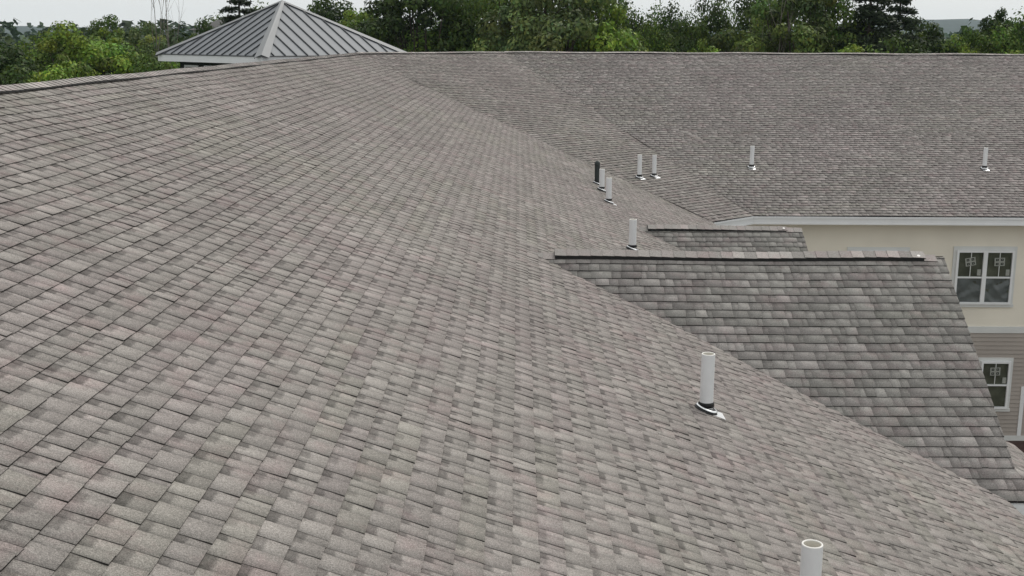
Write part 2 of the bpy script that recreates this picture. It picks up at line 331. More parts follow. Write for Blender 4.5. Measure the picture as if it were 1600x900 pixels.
# back slopes (turned away from the courtyard)
m_ = MB(); tb = T1
a0 = Vector((RA.x, 1, H1)); off = lambda q, nn_, L, tt: q-nn_*L+Vector((0, 0, -L*math.tan(tt)))
bA = corner(RA, n1, nn2, -9.7, -9.7, H1-9.7*math.tan(T1)); bB = corner(RB, nn2, n3, -9.7, -9.7, H1-9.7*math.tan(T1))
m_.poly([a0-Vector((0,0,.02)), RA-Vector((0,0,.02)), bA, Vector((RA.x-9.7, 1, bA.z))]); m_.poly([RA-Vector((0,0,.02)), RB-Vector((0,0,.02)), bB, bA])
m_.poly([RB-Vector((0,0,.02)), Vector((E2.x+27, RB.y, H1-.02)), Vector((E2.x+27, bB.y, bB.z)), bB]); 
bk = m_.build('back_roof_slope', M['deck'], building, RA)
for D in (D1, D2):
    ar = D['ry']+D['sl']*cd; m_ = MB()
    m_.poly([(D['xm'], D['ry'], D['rz']), (EV[0].x, ar, D['ze']), (D['x_low'], ar, D['ze']), (D['xr'], D['ry'], D['rz'])])
    m_.build('back_roof_slope', M['deck'], building, (3, D['ry'], D['rz']))
    # gable end wall, rake boards, side walls
    m_ = MB(); gx = D['x_low']-.25
    m_.poly([(gx, D['ye']+.25, D['ze']-.25), (gx, ar-.25, D['ze']-.25), (gx, ar-.25, D['ze']+.1), (gx, D['ry'], D['rz']-.12), (gx, D['ye']+.25, D['ze']+.1)])
    m_.box(EV[0].x-.6, gx-.01, D['ye']+.25, ar-.25, 0.02, D['ze']-.2)
    m_.build('gable_wall', M['beige'], building, (gx, D['ry'], D['ze']))
    for sgn, yb in ((-1, D['ye']), (1, ar)):
        m_ = MB(); A_ = Vector((D['xr']-.03, D['ry'], D['rz']-.05)); x0 = D['uR'](.45) if sgn < 0 else D['x_low']
        yy = yb+.42*cd if (sgn < 0 and D is D1) else yb; zz = D['ze']-.05+(.42*sdn if (sgn < 0 and D is D1) else 0)
        B_ = Vector((x0-.03, yy, zz)); dn = Vector((0, 0, -.17)); iw = Vector((-.025, 0, 0))
        q = [A_, B_, B_+dn, A_+dn]; m_.poly(q); m_.poly([v_+iw for v_ in q][::-1]); m_.poly([A_+dn, B_+dn, B_+dn+iw, A_+dn+iw]); m_.poly([A_, A_+iw, B_+iw, B_])
        m_.build('rake_board', M['white'], building, A_)
    # eave fascia on the near side
    m_ = MB(); m_.box(EV[0].x+.03, D['uR'](0)-.02, D['ye']+.02, D['ye']+.045, D['ze']-.22, D['ze']-.015); m_.build('fascia', M['white'], building, (4.7, D['ye'], D['ze']))
    m_ = MB(); m_.box(EV[0].x-.5, D['x_low']-.2, D['ye']+.05, D['ye']+.3, D['ze']-.22, D['ze']-.2); m_.build('soffit', M['white'], building, (4.7, D['ye'], D['ze']))

# hipped return at the foot of the near gable: slope turned to the courtyard
hx, hy, hz = D1['x_low']-.10, D1['ye']+.40*cd, D1['ze']+.40*sdn
def ret_plane():
    U = (0, 1, 0); S = (-cd, 0, sdn); L = 1.10; ox = hx+L*cd
    return plane('return', (ox, hy-.5, hz-L*sdn), U, S, L, lambda s: max(0., .50-(s-L+.45)*0 if s > L-.4 else .02)*(1 if s > L-.4 else 0)+(.0 if s < L-.4 else (s-(L-.4))*1.0-.5*0)*0, lin(2.6, 2.6, L), .143, wavy=.003, ph=6)
pr = ret_plane(); Lr = pr['slen']
pr['uL'] = lambda s: max(0., (s-(Lr-.5))*cd*1.0+.06)
pr['A'] = gen(pr); V = verts_of(pr, pr['A']); o_ = V.reshape(-1, 3).mean(0)
dkr = deck_poly(pr).build('roof_slope', M['deck'], building, Vector(o_))
so_ = link('shingle_field', shingle_mesh('shingle_field', V-o_, pr['A']), [M['shingle'], M['edge']], dkr, Vector(o_)); so_['kind'] = 'stuff'
m_ = MB(); e0 = Vector((hx+Lr*cd, hy-.5, hz-Lr*sdn-.03)); m_.box(e0.x-.03, e0.x, e0.y, e0.y+2.6, e0.z-.15, e0.z); m_.build('fascia', M['white'], building, e0)
m_ = MB(); m_.box(D1['x_low']-.25, e0.x-.1, e0.y+.1, e0.y+2.5, .02, e0.z-.16); m_.build('porch_wall', M['siding'], building, e0)

# ---------------------------------------------------------------- ridge vents and ridge caps
def cap_run(A_, B_, halfdir1, halfdir2, first_flat, last_flat, single, wob=.004, th=.029):
    """A_->B_ along the ridge; halfdir: downhill unit vectors of the two slopes; vent strip except the first/last metres"""
    A_, B_ = Vector(A_), Vector(B_); D_ = (B_-A_); L = D_.length; d = D_/L; up_ = Vector((0, 0, 1)); hw = .135
    e = .143; vA, vB = math.ceil(first_flat/e)*e, L-last_flat if last_flat == 0 else math.floor((L-last_flat)/e)*e
    vm = MB(); nseg = max(2, int((vB-vA)/.6)); prevp = None
    for i in range(nseg+1):
        s = vA+(vB-vA)*i/nseg; c = A_+d*s+up_*(.014+wob*1.6*math.sin(s*1.7)+rnd.uniform(-1, 1)*wob*.3)
        h1, h2 = c+halfdir1*hw, c+halfdir2*hw; ring = [h1, h1+up_*th, c+up_*th, h2+up_*th, h2]
        if prevp:
            for a_, b_ in ((0, 1), (1, 2), (2, 3), (3, 4)): vm.poly([prevp[a_], ring[a_], ring[b_], prevp[b_]])
        else: vm.poly(ring)
        prevp = ring
    vm.poly(prevp[::-1])
    vent = vm.build('ridge_vent', M['black'], building, A_+d*L*.5)
    e = .143; n = int(L/e); big = MB(); tints = []
    allc = []
    for k in range(n):
        s0 = k*e; on = 1 if vA-.01 <= s0 <= vB-.1 else 0
        W_ = lambda q: wob*1.6*math.sin(q*1.7) if on else 0; tp = k*1.0*0
        hA = .014+th+wob*.5 if on else .015; c0 = A_+d*s0+up_*(hA+.007+W_(s0)+rnd.gauss(0, .0008)); c1_ = A_+d*min(L, s0+e+.02)+up_*(hA+.001+W_(s0+e))
        g = hw-.004+rnd.gauss(0, .002)
        P = [c0+halfdir1*g, c0, c0+halfdir2*g, c1_+halfdir2*g, c1_, c1_+halfdir1*g]
        lo = [q-up_*.007 for q in P[:3]]
        cm = MB(); cm.poly([P[0], P[1], P[4], P[5]]); cm.poly([P[1], P[2], P[3], P[4]]); cm.poly([lo[0], lo[1], P[1], P[0]], 1); cm.poly([lo[1], lo[2], P[2], P[1]], 1)
        q5, q3 = P[5]-up_*.008, P[3]-up_*.008
        cm.poly([lo[0], P[0], P[5], q5], 1); cm.poly([P[2], lo[2], q3, P[3]], 1)
        br = rnd.choice((.9, 1.0, 1.0, 1.08, 1.28)); pk = rnd.random()
        tn = ((.31, .289, .273) if pk < .8 else (.318, .286, .273)); tn = tuple(x*br for x in tn)
        allc.append((cm, tn, c0))
    def fin(cm, tn_list, nm, org, par):
        o = cm.build(nm, [M['shingle'], M['edge']], par, org); me = o.data
        a = me.attributes.new('tint', 'FLOAT_COLOR', 'POINT'); a.data.foreach_set('color', np.concatenate([np.array(tn_list, dtype=float), np.ones((len(tn_list), 1))], 1).reshape(-1))
        me.attributes.new('sh', 'FLOAT_VECTOR', 'POINT'); return o
    if single:
        for cm, tn, c0 in allc: fin(cm, [tn]*len(cm.v), 'ridge_cap', c0, vent)
    else:
        b_ = MB(); tl = []
        for cm, tn, c0 in allc:
            k0 = len(b_.v); b_.v += cm.v; b_.f += [[i+k0 for i in f] for f in cm.f]; b_.m += cm.m; b_.sm += cm.sm; tl += [tn]*len(cm.v)
        fin(b_, tl, 'ridge_cap_row', A_+d*L*.5, vent)['kind'] = 'stuff'
hd = lambda nn_, tt: (nn_*math.cos(tt)-Vector((0, 0, math.sin(tt)))).normalized()
cap_run((RA.x, 9.5, H1), RA-Vector((0, .05, 0)), hd(n1, T1), hd(-n1, T1), 0, 0, True, .003, .011)
cap_run(RA, RB, hd(nn2, T2), hd(-nn2, T1), 0, 0, False, .004, .022)
cap_run(RB, (E2.x+27, RB.y, H1), hd(n3, T3), hd(-n3, T1), 0, 0, False, .006, .026)
f_ = Vector((0, -cd, -sdn)); g_ = Vector((0, cd, -sdn))
for D, ff, lf in ((D1, .56, .22), (D2, .50, .20)):
    cap_run((D['xm']-.35, D['ry'], D['rz']), (D['xr'], D['ry'], D['rz']), f_, g_, ff, lf, True, .0065, .031)
    m_ = MB(); c_ = Vector((D['xr']-.33, D['ry'], D['rz']+.055))+f_*.09; X_, Y_ = Vector((1, 0, 0)), Vector((0, cd, sdn)); Nn = X_.cross(Y_)
    m_.rings([(c_, X_, Y_, .022), (c_+Nn*.008, X_, Y_, .02)], 10, close=True, smooth=False); m_.build('nail_cap', M['rim'], building, c_)

# ---------------------------------------------------------------- walls, gutters and windows
def seg_axes(a, b):
    ax = (b-a).normalized(); return ax, Vector((ax.y, -ax.x, 0))          # second points outwards to the courtyard
WL = eave_pts(.45, 0)
GT = eave_pts(0, H0)
for i in range(3):
    a, b = WL[i], WL[i+1]; ax, on_ = seg_axes(a, b); L = (b-a).length; UPV = Vector((0, 0, 1)); mid = (a+b)/2
    for nm, z0, z1, pr_, mt_ in (('wall_panel', Z-7.163, Z-4.47, 0, 'beige'), ('trim_band', Z-7.332, Z-7.163, .03, 'trim'), ('trim_band', Z-10.22, Z-10.08, .03, 'trim'), ('brick_base', 0, Z-10.22, .02, 'brick')):
        m_ = MB(); m_.frame_box(a, ax, on_, UPV, 0, L, -.2, pr_, z0, z1); m_.build(nm, M[mt_], building, mid+UPV*z1)
    m_ = MB(); m_.frame_box(a, ax, on_, UPV, 0, L, -.2, -.004, Z-10.08, Z-7.332)
    nr = 25; hgt = (10.08-7.332)/nr
    for k in range(nr):
        z0 = Z-10.08+k*hgt; q = [a+UPV*z0+on_*.022, b+UPV*z0+on_*.022, b+UPV*(z0+hgt)+on_*.002, a+UPV*(z0+hgt)+on_*.002]
        m_.poly(q); m_.poly([a+UPV*z0+on_*-.002, b+UPV*z0+on_*-.002, b+UPV*z0+on_*.022, a+UPV*z0+on_*.022])
    s_ = m_.build('siding_boards', M['siding'], building, mid+UPV*(Z-8)); s_['kind'] = 'stuff'
    a, b = GT[i], GT[i+1]; ax, on_ = seg_axes(a, b); L = (b-a).length
    m_ = MB(); m_.frame_box(a, ax, on_, UPV, 0, L, -.02, 0, -.21, -.012)
    m_.frame_box(a, ax, on_, UPV, 0, L, .0, .018, -.06, -.012); m_.frame_box(a, ax, on_, UPV, 0, L, .0, .008, -.21, -.17)
    m_.build('fascia', M['white'], building, (a+b)/2)
    m_ = MB(); wa, wb = WL[i], WL[i+1]
    m_.poly([a+UPV*-.2-on_*.02, b+UPV*-.2-on_*.02, Vector((wb.x, wb.y, H0-.2)), Vector((wa.x, wa.y, H0-.2))]); m_.build('soffit', M['white'], building, (a+b)/2-UPV*.2)
# solid body behind the walls
m_ = MB(); m_.box(-14, WL[0].x-.25, 1.2, 44, 0, H0-.25); m_.box(-14, 32.6, WL[2].y+.25, 50, .01, H0-.24); m_.build('building_core', M['beige'], building, (0, 25, 0))

FY = WL[2].y
def film_mesh(x0, x1, z0, z1, y, seed):
    m2 = MB(); nx, nz = 14, 14; r_ = random.Random(seed); ph = [r_.uniform(0, 6) for _ in range(6)]
    def pt(i, j):
        u, v_ = i/nx, j/nz
        d = .022*math.sin(u*7+ph[0]+2.5*math.sin(v_*5+ph[1]))+.014*math.sin(v_*11+ph[2]+2*math.sin(u*6+ph[3]))+.005*math.sin(23*u+17*v_+ph[4])
        return (x0+(x1-x0)*u, y-.012-d*.45, z0+(z1-z0)*v_)
    g = [[pt(i, j) for i in range(nx+1)] for j in range(nz+1)]
    for j in range(nz):
        for i in range(nx): m2.poly([g[j][i], g[j][i+1], g[j+1][i+1], g[j+1][i]], 0, True)
    return m2
def window(x0, x1, ztop, zbot, nsash, label, seed, stickers=True):
    y = FY; wn = MB(); tw = .075
    O = Vector((0, y, 0)); X_, Y_, Z_ = Vector((1, 0, 0)), Vector((0, 1, 0)), Vector((0, 0, 1))
    for a, b, c, d in ((x0, x1, ztop-.09, ztop), (x0, x0+tw, zbot+.08, ztop-.09), (x1-tw, x1, zbot+.08, ztop-.09)): wn.box(a, b, y-.03, y+.02, c, d)
    wn.box(x0-.02, x1+.02, y-.05, y+.02, zbot, zbot+.08)
    wo = wn.build('window', M['trim'], building, ((x0+x1)/2, y, (ztop+zbot)/2)); wo['label'] = label
    ix0, ix1, iz0, iz1 = x0+tw, x1-tw, zbot+.08, ztop-.09
    bk_ = MB(); bk_.box(ix0, ix1, y-.029, y-.025, iz0, iz1); bk_.build('interior', M['room'], wo, ((ix0+ix1)/2, y, iz0))
    sw = (ix1-ix0)/nsash; fr = .055
    f2 = MB(); yf = y-.088
    f2.box(ix0, ix1, yf, y-.001, iz1-fr, iz1); f2.box(ix0, ix1, yf, y-.001, iz0, iz0+fr)
    for k in range(nsash+1):
        xc = ix0+k*sw; a = ix0 if k == 0 else xc-fr*.95; b = ix1 if k == nsash else (xc+fr if k == 0 else xc+fr*.95)
        if k == nsash: a = ix1-fr
        f2.box(a, b, yf+.002, y-.001, iz0+fr, iz1-fr)
    f2.build('frame', M['white'], wo, (ix0, y, iz0))
    zm = (iz0+iz1)/2
    for k in range(nsash):
        a = ix0+k*sw+(fr if k == 0 else fr*.95); b = ix0+(k+1)*sw-(fr if k == nsash-1 else fr*.95)
        r_ = MB(); r_.box(a, b, y-.083, y-.01, zm-.02, zm+.02); r_.build('meeting_rail', M['white'], wo, (a, y, zm))
        for zz0, zz1, lower in ((zm+.02, iz1-fr, 0), (iz0+fr, zm-.02, 1)):
            gp = MB(); yg = y-.070 if not lower else y-.064
            gp.box(a+.001, b-.001, yg, yg+.004, zz0+.001, zz1-.001); gp.build('pane', M['glass'], wo, ((a+b)/2, yg, (zz0+zz1)/2))
            if lower and nsash == 1: continue
            if lower: film_mesh(a+.004, b-.004, zz0+.003, zz1-.003, y-.031, seed*7+k).build('plastic_film', M['film'], wo, ((a+b)/2, y, zz0))
            else:
                mm = MB(); xc = (a+b)/2; mm.box(xc-.009, xc+.009, yg-.006, yg-.001, zz0, zz1); mm.build('muntin', M['trim'], wo, (xc, yg, zz0))
                if stickers:
                    st_ = MB(); cz = zz0+(zz1-zz0)*.62; tilt = (-.02, .18, .03)[(seed+k) % 3]; cx = xc-.01+(.0 if k == 0 else .01)
                    ax_ = Vector((math.cos(tilt), 0, math.sin(tilt))); az_ = Vector((-math.sin(tilt), 0, math.cos(tilt))); ay_ = Vector((0, 1, 0)); c_ = Vector((cx, yg-.008, cz))
                    st_.frame_box(c_, ax_, ay_, az_, -.13, .13, -.001, .001, -.105, .105, 0)
                    for sx_ in (-1, 1):
                        for sz_ in (-1, 1):
                            st_.frame_box(c_, ax_, ay_, az_, sx_*.062-.034, sx_*.062+.034, -.004, -.0012, sz_*.052-.03, sz_*.052+.03, 1)
                            st_.frame_box(c_, ax_, ay_, az_, sx_*.062-.012, sx_*.062+.012, -.006, -.0042, sz_*.052-.008, sz_*.052+.010, 0)
                    st_.build('sticker', [M['paper'], M['dark']], wo, c_)
                    s2 = MB(); s2.box(b-.13, b-.035, yg-.005, yg-.002, zz0+.03, zz0+.19); s2.build('paper_label', M['paper'], wo, (b-.08, yg, zz0+.1))
    return wo
window(11.0, 12.6, Z-5.09, Z-6.65, 2, 'double window with two stickers on the upper panes, in the beige wall', 1)
window(8.32, 9.90, Z-5.12, Z-6.66, 2, 'double window mostly hidden behind the near gable ridge', 3)
window(11.86, 12.77, Z-7.98, Z-9.42, 1, 'single window in the tan siding below the double window', 2)
window(15.4, 17.0, Z-5.09, Z-6.65, 2, 'double window of the beige wall outside the right edge', 5, False)
window(15.4, 17.0, Z-7.98, Z-9.42, 2, 'double window of the tan siding outside the right edge', 6, False)
m_ = MB(); m_.box(13.04, 13.14, FY-.03, FY+.01, Z-10.08, Z-8.75); m_.build('trim_board', M['white'], building, (13.1, FY, Z-9))

# ---------------------------------------------------------------- vent pipes
def vent_pipe(x, y, z, h, nrm, label, dark=False, base_turn=0, rad=.057, group='plumbing vent pipes on the roof'):
    """z: roof surface at the pipe; nrm: roof normal; flashing plate lies on the slope, its lower half in view"""
    z += .014
    t_ = empty('vent_pipe', (x, y, z)); setp(t_, label, 'vent pipe', group)
    X_, Y_ = Vector((1, 0, 0)), Vector((0, 1, 0)); P0 = Vector((x, y, z)); up_ = Vector((0, 0, 1))
    lean = Vector((rnd.uniform(-.012, .012), rnd.uniform(-.012, .012), 1)).normalized()
    m2 = MB(); n = 28; top = P0+lean*h
    if not dark:
        m2.rings([(P0+lean*-.05, X_, Y_, rad), (top-lean*.004, X_, Y_, rad), ], n, 0)
        m2.rings([(top-lean*.004, X_, Y_, rad), (top, X_, Y_, rad-.002), (top, X_, Y_, rad-.009), (top-lean*.004, X_, Y_, rad-.010)], n, 1)
        m2.rings([(top-lean*.004, X_, Y_, rad-.010), (top-lean*.22, X_, Y_, rad-.010)], n, 2)
        m2.rings([(top-lean*.22, X_, Y_, rad-.010), (top-lean*.221, X_, Y_, .001)], n, 3)
        m2.build('pipe', [M['pvc'], M['rim'], M['pvc_in'], M['dark']], t_, P0)
    else:
        m2.rings([(P0+lean*-.05, X_, Y_, rad), (top-lean*.05, X_, Y_, rad)], n, 0); m2.build('pipe', M['darkpipe'], t_, P0)
        m3 = MB(); m3.rings([(top-lean*.07, X_, Y_, rad+.006), (top-lean*.02, X_, Y_, rad+.006), (top+lean*.005, X_, Y_, rad*.8), (top+lean*.025, X_, Y_, rad*.4), (top+lean*.03, X_, Y_, .002)], n, 0); m3.build('rain_cap', M['darkpipe'], t_, top)
    # boot
    dn = (nrm*nrm.z-up_); dn = dn.normalized(); cr_ = nrm.cross(dn).normalized()      # dn = downhill along the slope
    m4 = MB(); A = lambda k: P0+nrm*k
    m4.rings([(P0+lean*.075, X_, Y_, rad+.002), (P0+lean*.062, X_, Y_, rad+.009), (P0+lean*.035, X_, Y_, rad+.011), (P0+lean*.025+nrm*.01, cr_, dn, rad+.022), (A(.024), cr_, dn, rad+.030)], n, 0)
    m4.build('rubber_boot', M['rubber'], t_, P0+lean*.05)
    m6 = MB(); m6.rings([(A(.020), cr_, dn, rad+.030), (A(.004), cr_, dn, rad+.046), (A(-.004), cr_, dn, rad+.048)], n, 0); m6.build('rubber_skirt', M['rubber'], t_, P0)
    m5 = MB()
    m5.rings([(A(.030), cr_, dn, rad+.014), (A(.029), cr_, dn, rad+.036), (A(.020), cr_, dn, rad+.040)], n, 0)
    w2 = .088; d2 = .165
    m5.frame_box(A(.0), cr_, dn, nrm, -w2, w2, -.02, d2, -.002, .004, 0)
    m5.build('flashing', M['alu'], t_, P0)
    return t_
nm = Vector((s1, 0, c1))
MV = [(1.61, 9.579, .495, 'tallest white vent pipe with black boot, standing alone in the middle of the near slope', 0),
      (1.592, 5.907, .430, 'white vent pipe cut off by the bottom edge of the picture', 0),
      (1.749, 17.651, .462, 'white vent pipe just behind the ridge of the near cross gable', 0),
      (1.792, 23.027, .480, 'white vent pipe nearest the camera in the row of three behind the far cross gable', 0),
      (1.781, 24.877, .448, 'white vent pipe in the middle of the row, right beside the dark one', 0),
      (1.752, 25.901, .480, 'dark green capped vent pipe at the far end of the row of three', 1)]
for x, y, h, lb, dk_ in MV: vent_pipe(x, y, main_z(x), h, nm, lb, bool(dk_))
nf = Vector((math.sin(G)*math.sin(T2), -math.cos(G)*math.sin(T2), math.cos(T2))); nw = Vector((0, -math.sin(T3), math.cos(T3)))
vent_pipe(3.122, 30.179, Z-3.503, .585, nf, 'left one of the pair of white vent pipes on the far slope')
vent_pipe(3.540, 30.533, Z-3.509, .55, nf, 'right one of the pair of white vent pipes on the far slope')
vent_pipe(6.306, 31.819, Z-3.401, .575, nw, 'single white vent pipe on the far slope above the small cross gable')
vent_pipe(12.581, 31.813, Z-3.402, .56, nw, 'single white vent pipe on the far slope near the right edge, above the windows')

# ---------------------------------------------------------------- tower with the metal roof
tw_ = empty('metal_roofed_tower', (-8.6, 44.1, 0)); setp(tw_, 'square tower with a grey standing seam metal hip roof behind the left ridge', 'tower')
TS, TA, TE, TP = 6.5, .8198, Z-.623, 1.862
ta, tb2 = Vector((math.cos(TA), math.sin(TA), 0)), Vector((-math.sin(TA), math.cos(TA), 0)); T0 = Vector((-8.459, 39.535, TE))
cs = [T0, T0+ta*TS, T0+ta*TS+tb2*TS, T0+tb2*TS]; AP = T0+(ta+tb2)*TS*.5+Vector((0, 0, TP))
for k in range(4):
    a, b = cs[k], cs[(k+1) % 4]; ax = (b-a).normalized(); md = (a+b)/2; upv = (AP-md); sl_ = upv.length; us = upv/sl_; nr_ = ax.cross(us)
    m_ = MB(); m_.poly([a-nr_*.012, b-nr_*.012, AP-nr_*.012]); fc = m_.build('roof_face', M['panel'], tw_, md)
    NP = 14; pw = TS/NP
    hgt = lambda x: sl_*(1-abs(x-TS/2)/(TS/2))
    for i in range(NP):
        x0, x1 = i*pw, (i+1)*pw; xm = [x0, x1]+([TS/2] if x0 < TS/2 < x1 else []); xm.sort()
        pts = [a+ax*x0, a+ax*x1]+[a+ax*x+us*hgt(x) for x in reversed(xm)]
        q = [Vector(p_)+nr_*.001 for p_ in pts]; qq = []
        for p_ in q:
            if not qq or (p_-qq[-1]).length > 1e-4: qq.append(p_)
        if (qq[0]-qq[-1]).length < 1e-4: qq.pop()
        m_ = MB(); m_.poly(qq); m_.build('metal_panel', M['panel'], fc, md)
        if i:
            hh_ = hgt(x0)-.05
            if hh_ > .1:
                m_ = MB(); m_.frame_box(a+ax*x0, ax, us, nr_, -.016, .016, -.02, hh_, 0, .042); m_.build('standing_seam', M['seam'], fc, a+ax*x0)
    m_ = MB(); m_.frame_box(a, ax, us, nr_, 0, TS, -.05, .0, -.01, .008); m_.build('eave_flashing', M['seam'], tw_, md)
    dv = (AP-a).normalized(); on2 = (cs[(k+3) % 4]-a).normalized()
    lp, rp = a+ax*.24, a+on2*.24; m_ = MB(); un = Vector((0, 0, 1))
    nA = nr_; bprev = cs[(k+3) % 4]; n_other = ((a-bprev).normalized()).cross((AP-(a+bprev)/2).normalized())
    r1 = dv.cross(nA).normalized(); r1 = r1 if r1.dot(ax) > 0 else -r1
    r2_ = dv.cross(n_other).normalized(); r2_ = r2_ if r2_.dot(on2) > 0 else -r2_
    a2 = a-dv*.06
    q = [a2+un*.06, a2+r1*.25+nA*.046, AP+r1*.25*.3+nA*.05, AP+un*.07]; m_.poly(q); q2 = [a2+un*.06, a2+r2_*.25+n_other*.046, AP+r2_*.25*.3+n_other*.05, AP+un*.07]; m_.poly(q2[::-1])
    m_.poly([q[1], q[1]-nA*.045, q[2]-nA*.045, q[2]], 1); m_.poly([q2[1], q2[2], q2[2]-n_other*.045, q2[1]-n_other*.045], 1)
    m_.poly([q[0], q2[1], a2, q[1]], 1)
    m_.build('hip_cap', [M['cap'], M['seam']], tw_, a)
    oo = -ax.cross(Vector((0, 0, -1))); ow = Vector((ax.y, -ax.x, 0))
    m_ = MB(); m_.frame_box(a-ax*.0, ax, ow, un, -.0, TS, -.03, .012, -.27, -.02); m_.build('fascia', M['white'], tw_, md)
    wi = .55
    wa, wb = a+ax*wi-ow*wi, b-ax*wi-ow*wi
    m_ = MB(); m_.frame_box(wa, ax, ow, un, 0, (wb-wa).length, -.1, 0, -TE+.01+0, -.25); m_.build('wall', M['dark'], tw_, (wa+wb)/2)  # wall coloured dark to stand in for the shadow under the eave
    m_ = MB(); m_.poly([a-un*.25, b-un*.25, wb-un*.25, wa-un*.25]); m_.build('soffit', M['dark'], tw_, md)  # same dark colour, eave shade painted on
    for j in range(4):
        xx = .35+j*1.3
        m_ = MB()
        for x0, x1, z0, z1 in ((xx, xx+.9, -.47, -.40), (xx, xx+.9, -1.6, -1.53), (xx, xx+.07, -1.53, -.47), (xx+.83, xx+.9, -1.53, -.47)): m_.frame_box(wa, ax, ow, un, x0, x1, 0, .04, z0, z1)
        wo = m_.build('window', M['white'], tw_, wa+ax*xx-un)
        m_ = MB(); m_.frame_box(wa, ax, ow, un, xx+.07, xx+.83, .005, .015, -1.53, -.47); m_.build('pane', M['dark'], wo, wa+ax*(xx+.4)-un)

# white house beyond the tower
hs = empty('distant_house', (-15.4, 66, 0)); setp(hs, 'white sided house with grey roof peeping out behind the metal roof', 'house')
hx0, hx1, hz1 = -17.3, -13.4, Z+.35
m_ = MB(); m_.box(hx0, hx1, 64, 70, 0, hz1); m_.build('wall', M['trim'], hs, (-15.4, 64, hz1))
m_ = MB(); m_.poly([(hx0-.2, 63.7, hz1-.03), (hx1+.2, 63.7, hz1-.03), (hx1-.8, 67, hz1+.55), (hx0+.6, 67, hz1+.55)]); m_.poly([(hx0-.2, 63.7, hz1-.03), (hx0+.6, 67, hz1+.55), (hx0+.6, 67.1, hz1+.55), (hx0-.2, 70.3, hz1-.03)])
m_.poly([(hx1+.2, 63.7, hz1-.03), (hx1+.2, 70.3, hz1-.03), (hx1-.8, 67, hz1+.55)]); m_.poly([(hx0-.2, 70.3, hz1-.03), (hx0+.6, 67, hz1+.55), (hx1-.8, 67, hz1+.55), (hx1+.2, 70.3, hz1-.03)])
m_.build('roof', M['deck'], hs, (-15.4, 66, hz1))

# ---------------------------------------------------------------- trees
def leaf_mesh(name, P, Nn, size, bright, aspect=.62):
    n = len(P); T = rng.normal(size=(n, 3)); T -= (T*Nn).sum(1)[:, None]*Nn; T /= np.linalg.norm(T, axis=1)[:, None]+1e-9; B = np.cross(Nn, T)
    s = size[:, None]; V = np.stack([P-T*s, P+B*s*aspect, P+T*s, P-B*s*aspect], 1)
    me = bpy.data.meshes.new(name); me.vertices.add(4*n); me.vertices.foreach_set('co', V.reshape(-1)); me.loops.add(4*n); me.loops.foreach_set('vertex_index', np.arange(4*n))
    me.polygons.add(n); me.polygons.foreach_set('loop_start', np.arange(n)*4); me.update(calc_edges=True)
    a = me.attributes.new('lv', 'FLOAT_COLOR', 'POINT'); c = np.ones((n, 4, 4)); c[..., :3] = bright[:, None, :]; a.data.foreach_set('color', c.reshape(-1))
    me.materials.append(M['leaf']); return me
def broad_proto(seed, Rc=3.6, Hc=9.0, H=16.0, nclump=58, per=260, leaf=.105, spiky=0):
    """tree of total height H standing at z=0; crown mesh and trunk mesh"""
    r = np.random.default_rng(seed); rr = random.Random(seed)
    base = H-Hc; cl = []
    for i in range(nclump*3):
        v = r.normal(size=3); v /= np.linalg.norm(v); q = r.uniform(.5, 1)**.5
        x, y, z = v*q; zz = base+Hc*(.5+.5*z); prof = 1.0 if z < 0 else (1-z**2*.35)
        lob = 1+.25*math.sin(3*math.atan2(y, x)+seed)+.15*math.sin(5*math.atan2(y, x)+2*seed+z*3)
        c = np.array([x*Rc*prof*lob, y*Rc*prof*lob, zz-.3])
        if all(np.linalg.norm(c-o[0]) > .62 for o in cl): cl.append((c, r.uniform(.55, 1.15)*(.8 if z > .5 else 1)))
        if len(cl) >= nclump: break
    P, Nn, S, Br = [], [], [], []
    for c, rad in cl:
        k = int(per*rad**2*1.15); v = r.normal(size=(k, 3)); v /= np.linalg.norm(v, axis=1)[:, None]; q = r.uniform(.25, 1, size=k)**.5
        off = v*q[:, None]*rad*np.array([1, 1, .72])
        if spiky: off += v*np.abs(r.normal(size=k))[:, None]*.25
        P.append(c+off); nn_ = v*1.0+r.normal(size=(k, 3))*.42+np.array([0, 0, .35]); nn_ /= np.linalg.norm(nn_, axis=1)[:, None]; Nn.append(nn_)
        S.append(r.uniform(.6, 1.35, size=k)*leaf)
        b = r.uniform(.55, 1.45, size=k)*r.choice([.5, .7, .9, 1.1, 1.4]); hue = r.normal(0, .09, size=k)+r.normal(0, .06)  # brightness steps per clump put crown highlights and deep shade into leaf colour
        Br.append(np.stack([b*(1+hue*1.2), b, b*(1-hue)], 1))
    P, Nn, S, Br = map(np.concatenate, (P, Nn, S, Br))
    crown = leaf_mesh('crown', P, Nn, S, Br)
    tm = MB(); top = Vector((rr.uniform(-.4, .4), rr.uniform(-.4, .4), base+Hc*.55)); tm.limb((0, 0, -.3), (top.x*.3, top.y*.3, base*.7), .27, .2, 9); tm.limb((top.x*.3, top.y*.3, base*.7), top, .2, .1, 8)
    for c, rad in cl:
        if rr.random() < .75:
            k = rr.uniform(.35, .95); s = Vector((top.x*k, top.y*k, base*.7+(top.z-base*.7)*k)) if c[2] > base+1 else Vector((top.x*.3, top.y*.3, base*.75))
            mid = (s+Vector(c))*.5+Vector((rr.uniform(-.3, .3), rr.uniform(-.3, .3), -.35)); tm.limb(s, mid, .075, .05, 5); tm.limb(mid, Vector(c), .05, .018, 5)
    return crown, tm
